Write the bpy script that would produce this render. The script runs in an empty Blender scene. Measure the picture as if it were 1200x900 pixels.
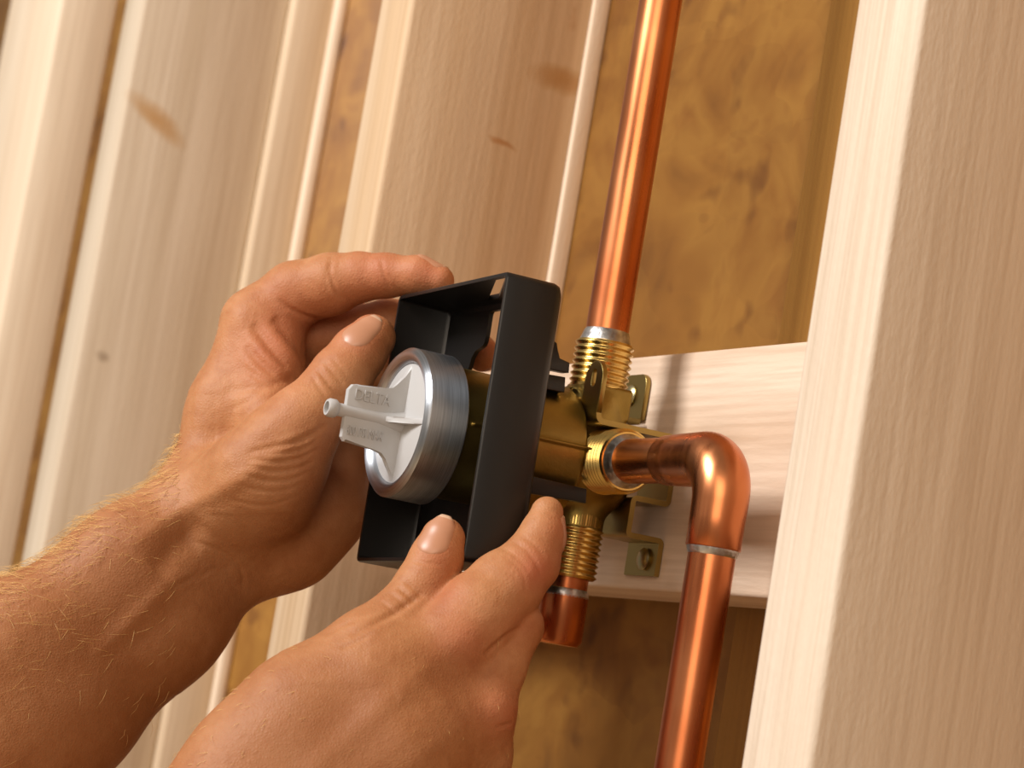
import bpy, bmesh, math, random
import numpy as np
from mathutils import Vector, Matrix

# ------------------------------------------------------------------ camera
# scene is measured in millimetres: x along the wall, y into the wall, z up
# (z = 0 lies ZOFF above the floor); world units are metres.
ZOFF = 1113.0
FPX = 3128.0
CAM = np.array([1112.0, -425.0, -105.0])
YAW, PITCH, ROLL = 1.132, 0.119, 0.165
_f = np.array([-math.sin(YAW) * math.cos(PITCH), math.cos(YAW) * math.cos(PITCH), math.sin(PITCH)])
_r = np.cross(_f, [0, 0, 1]); _r /= np.linalg.norm(_r)
_u = np.cross(_r, _f)
CF = _f
CR = math.cos(ROLL) * _r + math.sin(ROLL) * _u
CU = -math.sin(ROLL) * _r + math.cos(ROLL) * _u


def W(p):
    """mm -> metres (world)"""
    return Vector((p[0] / 1000.0, p[1] / 1000.0, (p[2] + ZOFF) / 1000.0))


def at(px, py, **k):
    """pixel -> mm point on a plane x=, y=, z= or at depth d="""
    d = CF + CR * (px - 600) / FPX - CU * (py - 450) / FPX
    for a, v in k.items():
        if a == 'd':
            t = v
        else:
            i = 'xyz'.index(a)
            t = (v - CAM[i]) / d[i]
    return CAM + t * d


S = bpy.context.scene
C = S.collection
cd = bpy.data.cameras.new('camera')
cd.sensor_width = 36.0
cd.lens = FPX / 1200 * 36.0
cd.clip_start = 0.02
cam = bpy.data.objects.new('camera', cd)
C.objects.link(cam)
m = Matrix((CR, CU, -CF)).transposed().to_4x4()
m.translation = W(CAM)
cam.matrix_world = m
cd.dof.use_dof = True
cd.dof.focus_distance = 0.925
cd.dof.aperture_fstop = 19.0
S.camera = cam

# ------------------------------------------------------------------ light
S.view_settings.view_transform = 'Standard'
S.view_settings.look = 'None'
S.view_settings.gamma = 1.0
S.view_settings.use_curve_mapping = False
S.view_settings.exposure = 0.0

wd = bpy.data.worlds.new('world')
S.world = wd
wd.use_nodes = True
bg = wd.node_tree.nodes['Background']
bg.inputs['Color'].default_value = (1.0, 0.87, 0.73, 1)
bg.inputs['Strength'].default_value = 0.27


def area(name, loc, target, size, energy, color, size_y=None):
    ld = bpy.data.lights.new(name, 'AREA')
    ld.size = size
    if size_y:
        ld.shape = 'RECTANGLE'
        ld.size_y = size_y
    ld.energy = energy
    ld.color = color
    o = bpy.data.objects.new(name, ld)
    C.objects.link(o)
    o.location = loc
    o.rotation_euler = (Vector(target) - Vector(loc)).to_track_quat('-Z', 'Y').to_euler()
    return o


TGT = (0.24, 0.0, 1.10)
area('key_light', (0.20, -1.75, 2.25), TGT, 0.65, 53, (1.0, 0.985, 0.98))
area('fill_light', (2.3, -1.5, 1.7), TGT, 1.4, 23, (1.0, 0.83, 0.66))

# ------------------------------------------------------------------ node helpers
MATS = {}


def newmat(name):
    m = bpy.data.materials.new(name)
    m.use_nodes = True
    nt = m.node_tree
    b = nt.nodes['Principled BSDF']
    MATS[name] = m
    return m, nt, b


def N(nt, t, **k):
    n = nt.nodes.new(t)
    for a, v in k.items():
        if a in ('ins',):
            for kk, vv in v.items():
                n.inputs[kk].default_value = vv
        else:
            setattr(n, a, v)
    return n


def ramp(nt, stops, fac):
    n = nt.nodes.new('ShaderNodeValToRGB')
    e = n.color_ramp.elements
    while len(e) < len(stops):
        e.new(0.5)
    for i, (p, c) in enumerate(stops):
        e[i].position = p
        e[i].color = (c[0], c[1], c[2], 1)
    nt.links.new(fac, n.inputs['Fac'])
    return n


def mixc(nt, a, b, fac, mode='MIX'):
    n = nt.nodes.new('ShaderNodeMix')
    n.data_type = 'RGBA'
    n.blend_type = mode
    for sock, v in ((n.inputs[0], fac), (n.inputs[6], a), (n.inputs[7], b)):
        if hasattr(v, 'links'):
            nt.links.new(v, sock)
        elif isinstance(v, (int, float)):
            sock.default_value = v
        else:
            sock.default_value = (v[0], v[1], v[2], 1)
    return n.outputs[2]


def srgb(r, g, b):
    f = lambda c: (c / 255 / 12.92) if c / 255 <= 0.04045 else ((c / 255 + 0.055) / 1.055) ** 2.4
    return (f(r), f(g), f(b))


def bump(nt, bsdf, height, strength, dist):
    n = nt.nodes.new('ShaderNodeBump')
    n.inputs['Strength'].default_value = strength
    n.inputs['Distance'].default_value = dist
    nt.links.new(height, n.inputs['Height'])
    nt.links.new(n.outputs['Normal'], bsdf.inputs['Normal'])


def wood(name, light, dark, seed=0.0, axis='Z', knots=(), grain=1.0, rough=0.62, bumpy=0.10):
    """pine: long streaks along the axis, growth-ring bands, knots at object-space points (m)"""
    m, nt, b = newmat(name)
    tc = N(nt, 'ShaderNodeTexCoord')
    add = N(nt, 'ShaderNodeVectorMath', operation='ADD')
    add.inputs[1].default_value = (seed, seed * 1.7, seed * 0.6)
    nt.links.new(tc.outputs['Object'], add.inputs[0])
    sc = {'Z': (1, 1, 0.022), 'X': (0.03, 1, 1)}[axis]

    def stretched(k):
        v = N(nt, 'ShaderNodeVectorMath', operation='MULTIPLY')
        v.inputs[1].default_value = tuple(s * k for s in sc)
        nt.links.new(add.outputs[0], v.inputs[0])
        return v.outputs[0]
    # warp
    wn = N(nt, 'ShaderNodeTexNoise', ins={'Scale': 3.0, 'Detail': 2.0})
    nt.links.new(add.outputs[0], wn.inputs['Vector'])
    n1 = N(nt, 'ShaderNodeTexNoise', ins={'Scale': 55.0 * grain, 'Detail': 3.0, 'Distortion': 0.4})
    nt.links.new(stretched(1.0), n1.inputs['Vector'])
    n2 = N(nt, 'ShaderNodeTexNoise', ins={'Scale': 360.0 * grain, 'Detail': 2.0})
    nt.links.new(stretched(1.0), n2.inputs['Vector'])
    c1 = ramp(nt, [(0.14, dark), (0.80, light)], n1.outputs['Fac'])
    mid = tuple(0.5 * a + 0.5 * d for a, d in zip(light, dark))
    c2 = ramp(nt, [(0.35, (0.84, 0.80, 0.76)), (0.6, (1, 1, 1))], n2.outputs['Fac'])
    col = mixc(nt, c1.outputs['Color'], c2.outputs['Color'], 0.7, 'MULTIPLY')
    big = ramp(nt, [(0.3, (0.90, 0.88, 0.86)), (0.7, (1, 1, 1))], wn.outputs['Fac'])
    col = mixc(nt, col, big.outputs['Color'], 0.8, 'MULTIPLY')
    for (kx, ky, kz, rx, rz, ang, kc) in knots:
        mp = N(nt, 'ShaderNodeMapping', vector_type='TEXTURE')
        mp.inputs['Location'].default_value = (kx, ky, kz)
        mp.inputs['Rotation'].default_value = (ang, 0, 0) if axis == 'Z' else (0, 0, 0)
        mp.inputs['Scale'].default_value = (rx, rx, rz)
        wv = N(nt, 'ShaderNodeTexNoise', ins={'Scale': 90.0, 'Detail': 2.0})
        nt.links.new(tc.outputs['Object'], wv.inputs['Vector'])
        ofs = N(nt, 'ShaderNodeVectorMath', operation='SCALE')
        ofs.inputs['Scale'].default_value = 0.006
        nt.links.new(wv.outputs['Color'], ofs.inputs[0])
        ad2 = N(nt, 'ShaderNodeVectorMath', operation='ADD')
        nt.links.new(tc.outputs['Object'], ad2.inputs[0])
        nt.links.new(ofs.outputs[0], ad2.inputs[1])
        nt.links.new(ad2.outputs[0], mp.inputs['Vector'])
        ln = N(nt, 'ShaderNodeVectorMath', operation='LENGTH')
        nt.links.new(mp.outputs['Vector'], ln.inputs[0])
        kr = ramp(nt, [(0.0, (1, 1, 1)), (0.45, (0.75, 0.75, 0.75)), (1.0, (0, 0, 0))], ln.outputs['Value'])
        col = mixc(nt, col, kc, kr.outputs['Color'])
    nt.links.new(col, b.inputs['Base Color'])
    b.inputs['Roughness'].default_value = rough
    b.inputs['Specular IOR Level'].default_value = 0.3
    n3 = N(nt, 'ShaderNodeTexNoise', ins={'Scale': 700.0, 'Detail': 3.0})
    v3 = N(nt, 'ShaderNodeVectorMath', operation='MULTIPLY')
    v3.inputs[1].default_value = (1, 1, 0.35) if axis == 'Z' else (0.2, 1, 1)
    nt.links.new(add.outputs[0], v3.inputs[0])
    nt.links.new(v3.outputs[0], n3.inputs['Vector'])
    bump(nt, b, n3.outputs['Fac'], bumpy, 0.002)
    return m


def plain(name, col, rough=0.5, metal=0.0, spec=0.5, noise=None, coat=0.0):
    m, nt, b = newmat(name)
    b.inputs['Base Color'].default_value = (*col, 1)
    b.inputs['Roughness'].default_value = rough
    b.inputs['Metallic'].default_value = metal
    b.inputs['Specular IOR Level'].default_value = spec
    b.inputs['Coat Weight'].default_value = coat
    return m, nt, b


PALE = srgb(246, 222, 192)
PALE_D = srgb(226, 190, 150)
PINE = srgb(232, 200, 160)
PINE_D = srgb(204, 164, 120)
ZM = ZOFF / 1000.0


# stud object origins sit at the stud's base centre on the bottom plate (z = 0.038)
def stud_knot(px, py, x, cx, cy, rx, rz, ang, col):
    p = at(px, py, x=x)
    return ((p[0] - cx) / 1000, (p[1] - cy) / 1000, (p[2] + ZOFF - 38) / 1000, rx, rz, ang, col)


KB = srgb(150, 96, 44)
M_mid = wood('pine_mid', srgb(224, 198, 166), srgb(204, 170, 130), 1.3, knots=[
    stud_knot(668, 88, 38, 19, 44.5, .020, .0075, 0.0, srgb(182, 136, 84)),
    stud_knot(598, 162, 38, 19, 44.5, .010, .0018, -0.2, srgb(180, 128, 78)),
    stud_knot(680, 15, 38, 19, 44.5, .004, .008, 0.0, srgb(170, 112, 60))])
M_b = wood('pine_far', srgb(230, 214, 192), srgb(202, 182, 154), 4.1, knots=[
    stud_knot(190, 135, -382, -401, 44.5, .026, .008, -0.55, srgb(184, 142, 92)),
    stud_knot(126, 412, -382, -401, 44.5, .006, .006, 0.0, srgb(96, 62, 30))])
M_right = wood('pine_right', srgb(236, 220, 200), srgb(222, 202, 178), 7.7, grain=1.5, bumpy=0.14)
M_a = wood('pine_corner', srgb(232, 212, 184), srgb(208, 180, 144), 2.9)
M_corner = wood('pine_flat', srgb(252, 234, 208), srgb(238, 212, 180), 6.1)
M_block = wood('pine_block', srgb(236, 214, 192), srgb(212, 182, 154), 5.3, axis='X', grain=1.3)
M_pale = wood('pine_strip', srgb(252, 236, 214), srgb(244, 220, 190), 9.2)

# OSB
m, nt, b = newmat('osb')
tc = N(nt, 'ShaderNodeTexCoord')
cols = None
for i, (ang, sc, sx) in enumerate(((0.5, 26, 0.42), (-0.9, 34, 0.45))):
    mp = N(nt, 'ShaderNodeMapping')
    mp.inputs['Rotation'].default_value = (0, ang, 0)
    mp.inputs['Scale'].default_value = (sc * sx, sc * 0.2, sc)
    nt.links.new(tc.outputs['Object'], mp.inputs['Vector'])
    nz = N(nt, 'ShaderNodeTexNoise', ins={'Scale': 1.4, 'Detail': 1.0})
    nt.links.new(mp.outputs[0], nz.inputs['Vector'])
    a2 = N(nt, 'ShaderNodeVectorMath', operation='ADD')
    nt.links.new(mp.outputs[0], a2.inputs[0]); nt.links.new(nz.outputs['Color'], a2.inputs[1])
    vo = N(nt, 'ShaderNodeTexVoronoi', ins={'Scale': 1.0})
    nt.links.new(a2.outputs[0], vo.inputs['Vector'])
    sp = N(nt, 'ShaderNodeSeparateColor')
    nt.links.new(vo.outputs['Color'], sp.inputs[0])
    r_ = ramp(nt, [(0.0, srgb(116, 72, 20)), (0.45, srgb(152, 104, 38)), (0.8, srgb(176, 128, 56)), (1.0, srgb(124, 78, 24))], sp.outputs[0])
    cols = r_.outputs['Color'] if cols is None else mixc(nt, cols, r_.outputs['Color'], 0.5)
sn = N(nt, 'ShaderNodeTexNoise', ins={'Scale': 19.0, 'Detail': 3.0, 'Roughness': 0.6, 'Distortion': 0.6})
nt.links.new(tc.outputs['Object'], sn.inputs['Vector'])
sr = ramp(nt, [(0.30, srgb(108, 62, 16)), (0.46, srgb(150, 98, 34)), (0.60, srgb(172, 122, 50)), (0.74, srgb(138, 82, 26))], sn.outputs['Fac'])
cols = mixc(nt, cols, sr.outputs['Color'], 0.6)
dn = N(nt, 'ShaderNodeTexNoise', ins={'Scale': 38.0, 'Detail': 2.0})
nt.links.new(tc.outputs['Object'], dn.inputs['Vector'])
dr = ramp(nt, [(0.24, (0.45, 0.34, 0.25)), (0.40, (1, 1, 1))], dn.outputs['Fac'])
cols = mixc(nt, cols, dr.outputs['Color'], 0.9, 'MULTIPLY')
nt.links.new(cols, b.inputs['Base Color'])
b.inputs['Roughness'].default_value = 0.55
M_osb = m

M_floor, _, _ = plain('plywood_floor', srgb(222, 196, 158), 0.7)  # unseen floor, made pale plywood so that it bounces light upward

# copper: scratched drawn tube, orange with red tarnish
m, nt, b = newmat('copper')
tc = N(nt, 'ShaderNodeTexCoord')
mp = N(nt, 'ShaderNodeMapping'); mp.inputs['Scale'].default_value = (1, 1, 0.08)
nt.links.new(tc.outputs['Object'], mp.inputs['Vector'])
n1 = N(nt, 'ShaderNodeTexNoise', ins={'Scale': 160.0, 'Detail': 4.0})
nt.links.new(mp.outputs[0], n1.inputs['Vector'])
n2 = N(nt, 'ShaderNodeTexNoise', ins={'Scale': 22.0, 'Detail': 3.0})
nt.links.new(tc.outputs['Object'], n2.inputs['Vector'])
c = ramp(nt, [(0.3, srgb(190, 104, 62)), (0.6, srgb(216, 138, 90)), (0.8, srgb(226, 158, 112))], n2.outputs['Fac'])
c2 = ramp(nt, [(0.30, (0.80, 0.66, 0.60)), (0.46, (1, 1, 1))], n1.outputs['Fac'])
nt.links.new(mixc(nt, c.outputs['Color'], c2.outputs['Color'], 0.6, 'MULTIPLY'), b.inputs['Base Color'])
b.inputs['Metallic'].default_value = 1.0
rr = ramp(nt, [(0.3, (0.24, 0.24, 0.24)), (0.7, (0.38, 0.38, 0.38))], n1.outputs['Fac'])
nt.links.new(rr.outputs['Color'], b.inputs['Roughness'])
bump(nt, b, n1.outputs['Fac'], 0.05, 0.001)
M_cu = m
M_cux = m.copy()
M_cux.name = 'copper_horizontal'
[n for n in M_cux.node_tree.nodes if n.type == 'MAPPING'][0].inputs['Scale'].default_value = (0.08, 1, 1)

# brass (cast body: satin; threads: bright)
m, nt, b = newmat('brass_cast')
tc = N(nt, 'ShaderNodeTexCoord')
n1 = N(nt, 'ShaderNodeTexNoise', ins={'Scale': 60.0, 'Detail': 4.0})
nt.links.new(tc.outputs['Object'], n1.inputs['Vector'])
c = ramp(nt, [(0.3, srgb(128, 106, 52)), (0.7, srgb(160, 136, 76))], n1.outputs['Fac'])
nt.links.new(c.outputs['Color'], b.inputs['Base Color'])
b.inputs['Metallic'].default_value = 1.0
b.inputs['Roughness'].default_value = 0.38
n3 = N(nt, 'ShaderNodeTexNoise', ins={'Scale': 900.0, 'Detail': 2.0})
nt.links.new(tc.outputs['Object'], n3.inputs['Vector'])
bump(nt, b, n3.outputs['Fac'], 0.12, 0.0006)
M_brass = m
M_thread, _, _ = plain('brass_thread', srgb(216, 182, 108), 0.24, 1.0)
M_strap, _, _ = plain('brass_strap', srgb(164, 142, 84), 0.36, 1.0)
M_screw, _, _ = plain('screw_zinc', srgb(170, 158, 120), 0.34, 1.0)

m, nt, b = newmat('solder')
tc = N(nt, 'ShaderNodeTexCoord')
n1 = N(nt, 'ShaderNodeTexNoise', ins={'Scale': 260.0, 'Detail': 3.0})
nt.links.new(tc.outputs['Object'], n1.inputs['Vector'])
c = ramp(nt, [(0.3, srgb(150, 142, 136)), (0.7, srgb(222, 220, 218))], n1.outputs['Fac'])
nt.links.new(c.outputs['Color'], b.inputs['Base Color'])
b.inputs['Metallic'].default_value = 1.0
b.inputs['Roughness'].default_value = 0.33
bump(nt, b, n1.outputs['Fac'], 0.4, 0.001)
M_solder = m

# turned steel ring: fine rings around the turning axis (object y)
m, nt, b = newmat('turned_steel')
tc = N(nt, 'ShaderNodeTexCoord')
mp = N(nt, 'ShaderNodeMapping'); mp.inputs['Scale'].default_value = (0.02, 1, 0.02)
nt.links.new(tc.outputs['Object'], mp.inputs['Vector'])
n1 = N(nt, 'ShaderNodeTexNoise', ins={'Scale': 2600.0, 'Detail': 2.0})
nt.links.new(mp.outputs[0], n1.inputs['Vector'])
c = ramp(nt, [(0.3, srgb(168, 172, 178)), (0.7, srgb(200, 204, 210))], n1.outputs['Fac'])
nt.links.new(c.outputs['Color'], b.inputs['Base Color'])
b.inputs['Metallic'].default_value = 1.0
b.inputs['Roughness'].default_value = 0.36
b.inputs['Anisotropic'].default_value = 0.8
b.inputs['Anisotropic Rotation'].default_value = 0.25
tg = N(nt, 'ShaderNodeTangent', direction_type='RADIAL', axis='Y')
nt.links.new(tg.outputs[0], b.inputs['Tangent'])
bump(nt, b, n1.outputs['Fac'], 0.08, 0.0004)
M_steel = m
M_plastic, _, _ = plain('grey_plastic', srgb(184, 182, 180), 0.42)
M_hole, _, _ = plain('bore_dark', srgb(70, 64, 58), 0.6)
m, nt, b = plain('black_plastic', srgb(20, 17, 15), 0.38, 0.0, 0.5)
tc = N(nt, 'ShaderNodeTexCoord')
n1 = N(nt, 'ShaderNodeTexNoise', ins={'Scale': 900.0, 'Detail': 2.0})
nt.links.new(tc.outputs['Object'], n1.inputs['Vector'])
bump(nt, b, n1.outputs['Fac'], 0.06, 0.0003)
M_black = m

# skin
m, nt, b = newmat('skin')
tc = N(nt, 'ShaderNodeTexCoord')
n1 = N(nt, 'ShaderNodeTexNoise', ins={'Scale': 45.0, 'Detail': 4.0, 'Roughness': 0.6})
nt.links.new(tc.outputs['Object'], n1.inputs['Vector'])
n2 = N(nt, 'ShaderNodeTexNoise', ins={'Scale': 260.0, 'Detail': 3.0})
nt.links.new(tc.outputs['Object'], n2.inputs['Vector'])
c = ramp(nt, [(0.28, srgb(160, 101, 60)), (0.5, srgb(177, 120, 77)), (0.75, srgb(192, 137, 94))], n1.outputs['Fac'])
c2 = ramp(nt, [(0.3, (0.88, 0.82, 0.78)), (0.55, (1, 1, 1))], n2.outputs['Fac'])
col = mixc(nt, c.outputs['Color'], c2.outputs['Color'], 0.6, 'MULTIPLY')
at_ = N(nt, 'ShaderNodeAttribute', attribute_name='blush')
col = mixc(nt, col, srgb(186, 104, 74), at_.outputs['Fac'])
at2 = N(nt, 'ShaderNodeAttribute', attribute_name='tan')
col = mixc(nt, col, srgb(146, 90, 50), at2.outputs['Fac'])  # suntan, with shade of the forearm's underside mixed into the colour
nt.links.new(col, b.inputs['Base Color'])
b.inputs['Roughness'].default_value = 0.56
b.inputs['Specular IOR Level'].default_value = 0.32
b.inputs['Subsurface Weight'].default_value = 0.12
b.inputs['Subsurface Radius'].default_value = (1.0, 0.35, 0.2)
b.inputs['Subsurface Scale'].default_value = 0.003
vo = N(nt, 'ShaderNodeTexVoronoi', ins={'Scale': 900.0}, feature='DISTANCE_TO_EDGE')
nt.links.new(tc.outputs['Object'], vo.inputs['Vector'])
n3 = N(nt, 'ShaderNodeTexNoise', ins={'Scale': 420.0, 'Detail': 4.0})
nt.links.new(tc.outputs['Object'], n3.inputs['Vector'])
ma = N(nt, 'ShaderNodeMath', operation='MULTIPLY_ADD')
nt.links.new(vo.outputs['Distance'], ma.inputs[0]); ma.inputs[1].default_value = 0.8
nt.links.new(n3.outputs['Fac'], ma.inputs[2])
bump(nt, b, ma.outputs[0], 0.35, 0.0006)
M_skin = m
M_nail, _, nb = plain('nail', srgb(184, 130, 98), 0.38, 0.0, 0.5)
M_nailtip, _, _ = plain('nail_tip', srgb(206, 168, 138), 0.35)
M_hair, _, _ = plain('hair_blond', srgb(226, 180, 112), 0.45)

# ------------------------------------------------------------------ object helpers


def tag(o, label=None, cat=None, group=None, kind=None):
    if label: o['label'] = label
    if cat: o['category'] = cat
    if group: o['group'] = group
    if kind: o['kind'] = kind
    return o


ORIG = {}      # world origin of every object


def link(name, me, mat, parent=None, origin=(0, 0, 0), smooth=True):
    """mesh in mm (scene coords) -> object whose origin is `origin` (mm)"""
    o = bpy.data.objects.new(name, me)
    C.objects.link(o)
    og = W(origin)
    v = np.empty(len(me.vertices) * 3)
    me.vertices.foreach_get('co', v)
    v = v.reshape(-1, 3) / 1000.0
    v -= np.array([origin[0], origin[1], origin[2]]) / 1000.0
    me.vertices.foreach_set('co', v.ravel())
    me.materials.append(mat)
    if smooth:
        me.polygons.foreach_set('use_smooth', [True] * len(me.polygons))
    me.update()
    ORIG[o.name] = og
    if parent:
        o.parent = parent
        o.location = og - ORIG[parent.name]
    else:
        o.location = og
    return o


def bm_mesh(bm, sharp=35):
    me = bpy.data.meshes.new('m')
    bmesh.ops.recalc_face_normals(bm, faces=bm.faces[:])
    a = math.radians(sharp)
    for e in bm.edges:
        if len(e.link_faces) == 2 and e.calc_face_angle() > a:
            e.smooth = False
    bm.to_mesh(me)
    bm.free()
    return me


def bm_box(bm, x0, x1, y0, y1, z0, z1, bev=0.0, seg=2):
    vs = [bm.verts.new((x, y, z)) for x in (x0, x1) for y in (y0, y1) for z in (z0, z1)]
    fs = [(0, 1, 3, 2), (4, 6, 7, 5), (0, 4, 5, 1), (2, 3, 7, 6), (0, 2, 6, 4), (1, 5, 7, 3)]
    fl = [bm.faces.new([vs[i] for i in f]) for f in fs]
    if bev:
        es = set(e for f in fl for e in f.edges)
        bmesh.ops.bevel(bm, geom=list(es), offset=bev, segments=seg, profile=0.5, affect='EDGES')


def box(name, x0, x1, y0, y1, z0, z1, mat, bev=0.0, parent=None, origin=None, seg=2):
    bm = bmesh.new()
    bm_box(bm, x0, x1, y0, y1, z0, z1, bev, seg)
    me = bm_mesh(bm, 50)
    return link(name, me, mat, parent, origin or ((x0 + x1) / 2, (y0 + y1) / 2, z0))


def bm_lathe(bm, prof, center, axis, seg=56, close=False):
    """prof: list of (along, radius) around `axis` through center"""
    ax = 'xyz'.index(axis)
    o1, o2 = [(1, 2), (2, 0), (0, 1)][ax]
    rings = []
    for (a, r) in prof:
        ring = []
        if r < 1e-6:
            p = [0, 0, 0]; p[ax] = a
            ring = [bm.verts.new([p[i] + center[i] for i in range(3)])]
        else:
            for k in range(seg):
                t = 2 * math.pi * k / seg
                p = [0, 0, 0]
                p[ax] = a; p[o1] = r * math.cos(t); p[o2] = r * math.sin(t)
                ring.append(bm.verts.new([p[i] + center[i] for i in range(3)]))
        rings.append(ring)
    pairs = list(zip(rings[:-1], rings[1:]))
    if close:
        pairs.append((rings[-1], rings[0]))
    for A, B in pairs:
        if len(A) == 1 and len(B) == 1:
            continue
        for k in range(seg):
            k2 = (k + 1) % seg
            if len(A) == 1:
                bm.faces.new((A[0], B[k], B[k2]))
            elif len(B) == 1:
                bm.faces.new((A[k], B[0], A[k2]))
            else:
                bm.faces.new((A[k], B[k], B[k2], A[k2]))


def lathe(name, prof, center, axis, mat, parent=None, seg=56, close=False, sharp=40, origin=None):
    bm = bmesh.new()
    bm_lathe(bm, prof, center, axis, seg, close)
    return link(name, bm_mesh(bm, sharp), mat, parent, origin or center)


def bm_tube(bm, pts, r, seg=28, cap=True):
    pts = [np.array(p, float) for p in pts]
    n = len(pts)
    rs = r if hasattr(r, '__len__') else [r] * n
    tang = [pts[min(i + 1, n - 1)] - pts[max(i - 1, 0)] for i in range(n)]
    tang = [t / np.linalg.norm(t) for t in tang]
    ref = np.array([0, 1.0, 0]) if abs(tang[0][1]) < 0.9 else np.array([1.0, 0, 0])
    rings = []
    u = None
    for i in range(n):
        if u is None:
            u = ref - tang[i] * ref.dot(tang[i])
        else:
            u = u - tang[i] * u.dot(tang[i])
        u /= np.linalg.norm(u)
        w = np.cross(tang[i], u)
        rings.append([bm.verts.new(pts[i] + rs[i] * (math.cos(2 * math.pi * k / seg) * u + math.sin(2 * math.pi * k / seg) * w)) for k in range(seg)])
    for A, B in zip(rings[:-1], rings[1:]):
        for k in range(seg):
            bm.faces.new((A[k], A[(k + 1) % seg], B[(k + 1) % seg], B[k]))
    if cap:
        bm.faces.new(rings[0]); bm.faces.new(rings[-1])


def bm_prism(bm, poly, axis_vec, base, e1, e2, bev=0.0):
    """polygon in (e1,e2) plane at base, extruded along axis_vec"""
    base, e1, e2, av = [np.array(q, float) for q in (base, e1, e2, axis_vec)]
    A = [bm.verts.new(base + a * e1 + b_ * e2) for a, b_ in poly]
    B = [bm.verts.new(base + a * e1 + b_ * e2 + av) for a, b_ in poly]
    fs = [bm.faces.new(A), bm.faces.new(B[::-1])]
    n = len(poly)
    for k in range(n):
        fs.append(bm.faces.new((A[k], B[k], B[(k + 1) % n], A[(k + 1) % n])))
    if bev:
        es = set(fs[0].edges) | set(fs[1].edges)
        bmesh.ops.bevel(bm, geom=list(es), offset=bev, segments=2, profile=0.5, affect='EDGES')


def empty(name, origin):
    o = bpy.data.objects.new(name, None)
    o.empty_display_size = 0.02
    C.objects.link(o)
    o.location = W(origin)
    ORIG[o.name] = W(origin)
    return o


# ------------------------------------------------------------------ SDF tools (for organic shapes)
BIG = 60.0


class Field:
    def __init__(s, lo, hi, h):
        s.lo = np.array(lo, float); s.h = h
        s.n = np.ceil((np.array(hi, float) - s.lo) / h).astype(int) + 1
        s.v = np.full(s.n, BIG, np.float32)

    def sub(s, lo, hi):
        i0 = np.clip(np.floor((np.array(lo) - s.lo) / s.h).astype(int), 0, s.n - 1)
        i1 = np.clip(np.ceil((np.array(hi) - s.lo) / s.h).astype(int) + 1, 1, s.n)
        sl = tuple(slice(a, b_) for a, b_ in zip(i0, i1))
        g = [(s.lo[k] + s.h * np.arange(i0[k], i1[k])).astype(np.float32) for k in range(3)]
        return sl, g[0][:, None, None], g[1][None, :, None], g[2][None, None, :]


def cone_d(X, Y, Z, a, b_, ra, rb, flat=None):
    a = np.asarray(a, np.float32); b_ = np.asarray(b_, np.float32)
    d = b_ - a
    L2 = max(float(d @ d), 1e-6)
    px, py, pz = X - a[0], Y - a[1], Z - a[2]
    t = np.clip((px * d[0] + py * d[1] + pz * d[2]) / L2, 0, 1)
    qx, qy, qz = px - t * d[0], py - t * d[1], pz - t * d[2]
    if flat:
        qz = qz / flat
    return np.sqrt(qx * qx + qy * qy + qz * qz) - (ra + (rb - ra) * t)


def smin(a, b_, k):
    if k <= 0:
        return np.minimum(a, b_)
    h = np.maximum(k - np.abs(a - b_), 0) / k
    return np.minimum(a, b_) - h * h * k * 0.25


def add_cone(F, a, b_, ra, rb, k, flat=None, target=None):
    v = F.v if target is None else target
    pad = max(ra, rb) * max(1, flat or 1) + k + 6
    lo = np.minimum(a, b_) - pad
    hi = np.maximum(a, b_) + pad
    sl, X, Y, Z = F.sub(lo, hi)
    d = cone_d(X, Y, Z, a, b_, ra, rb, flat)
    v[sl] = smin(v[sl], d.astype(np.float32), k)


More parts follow.
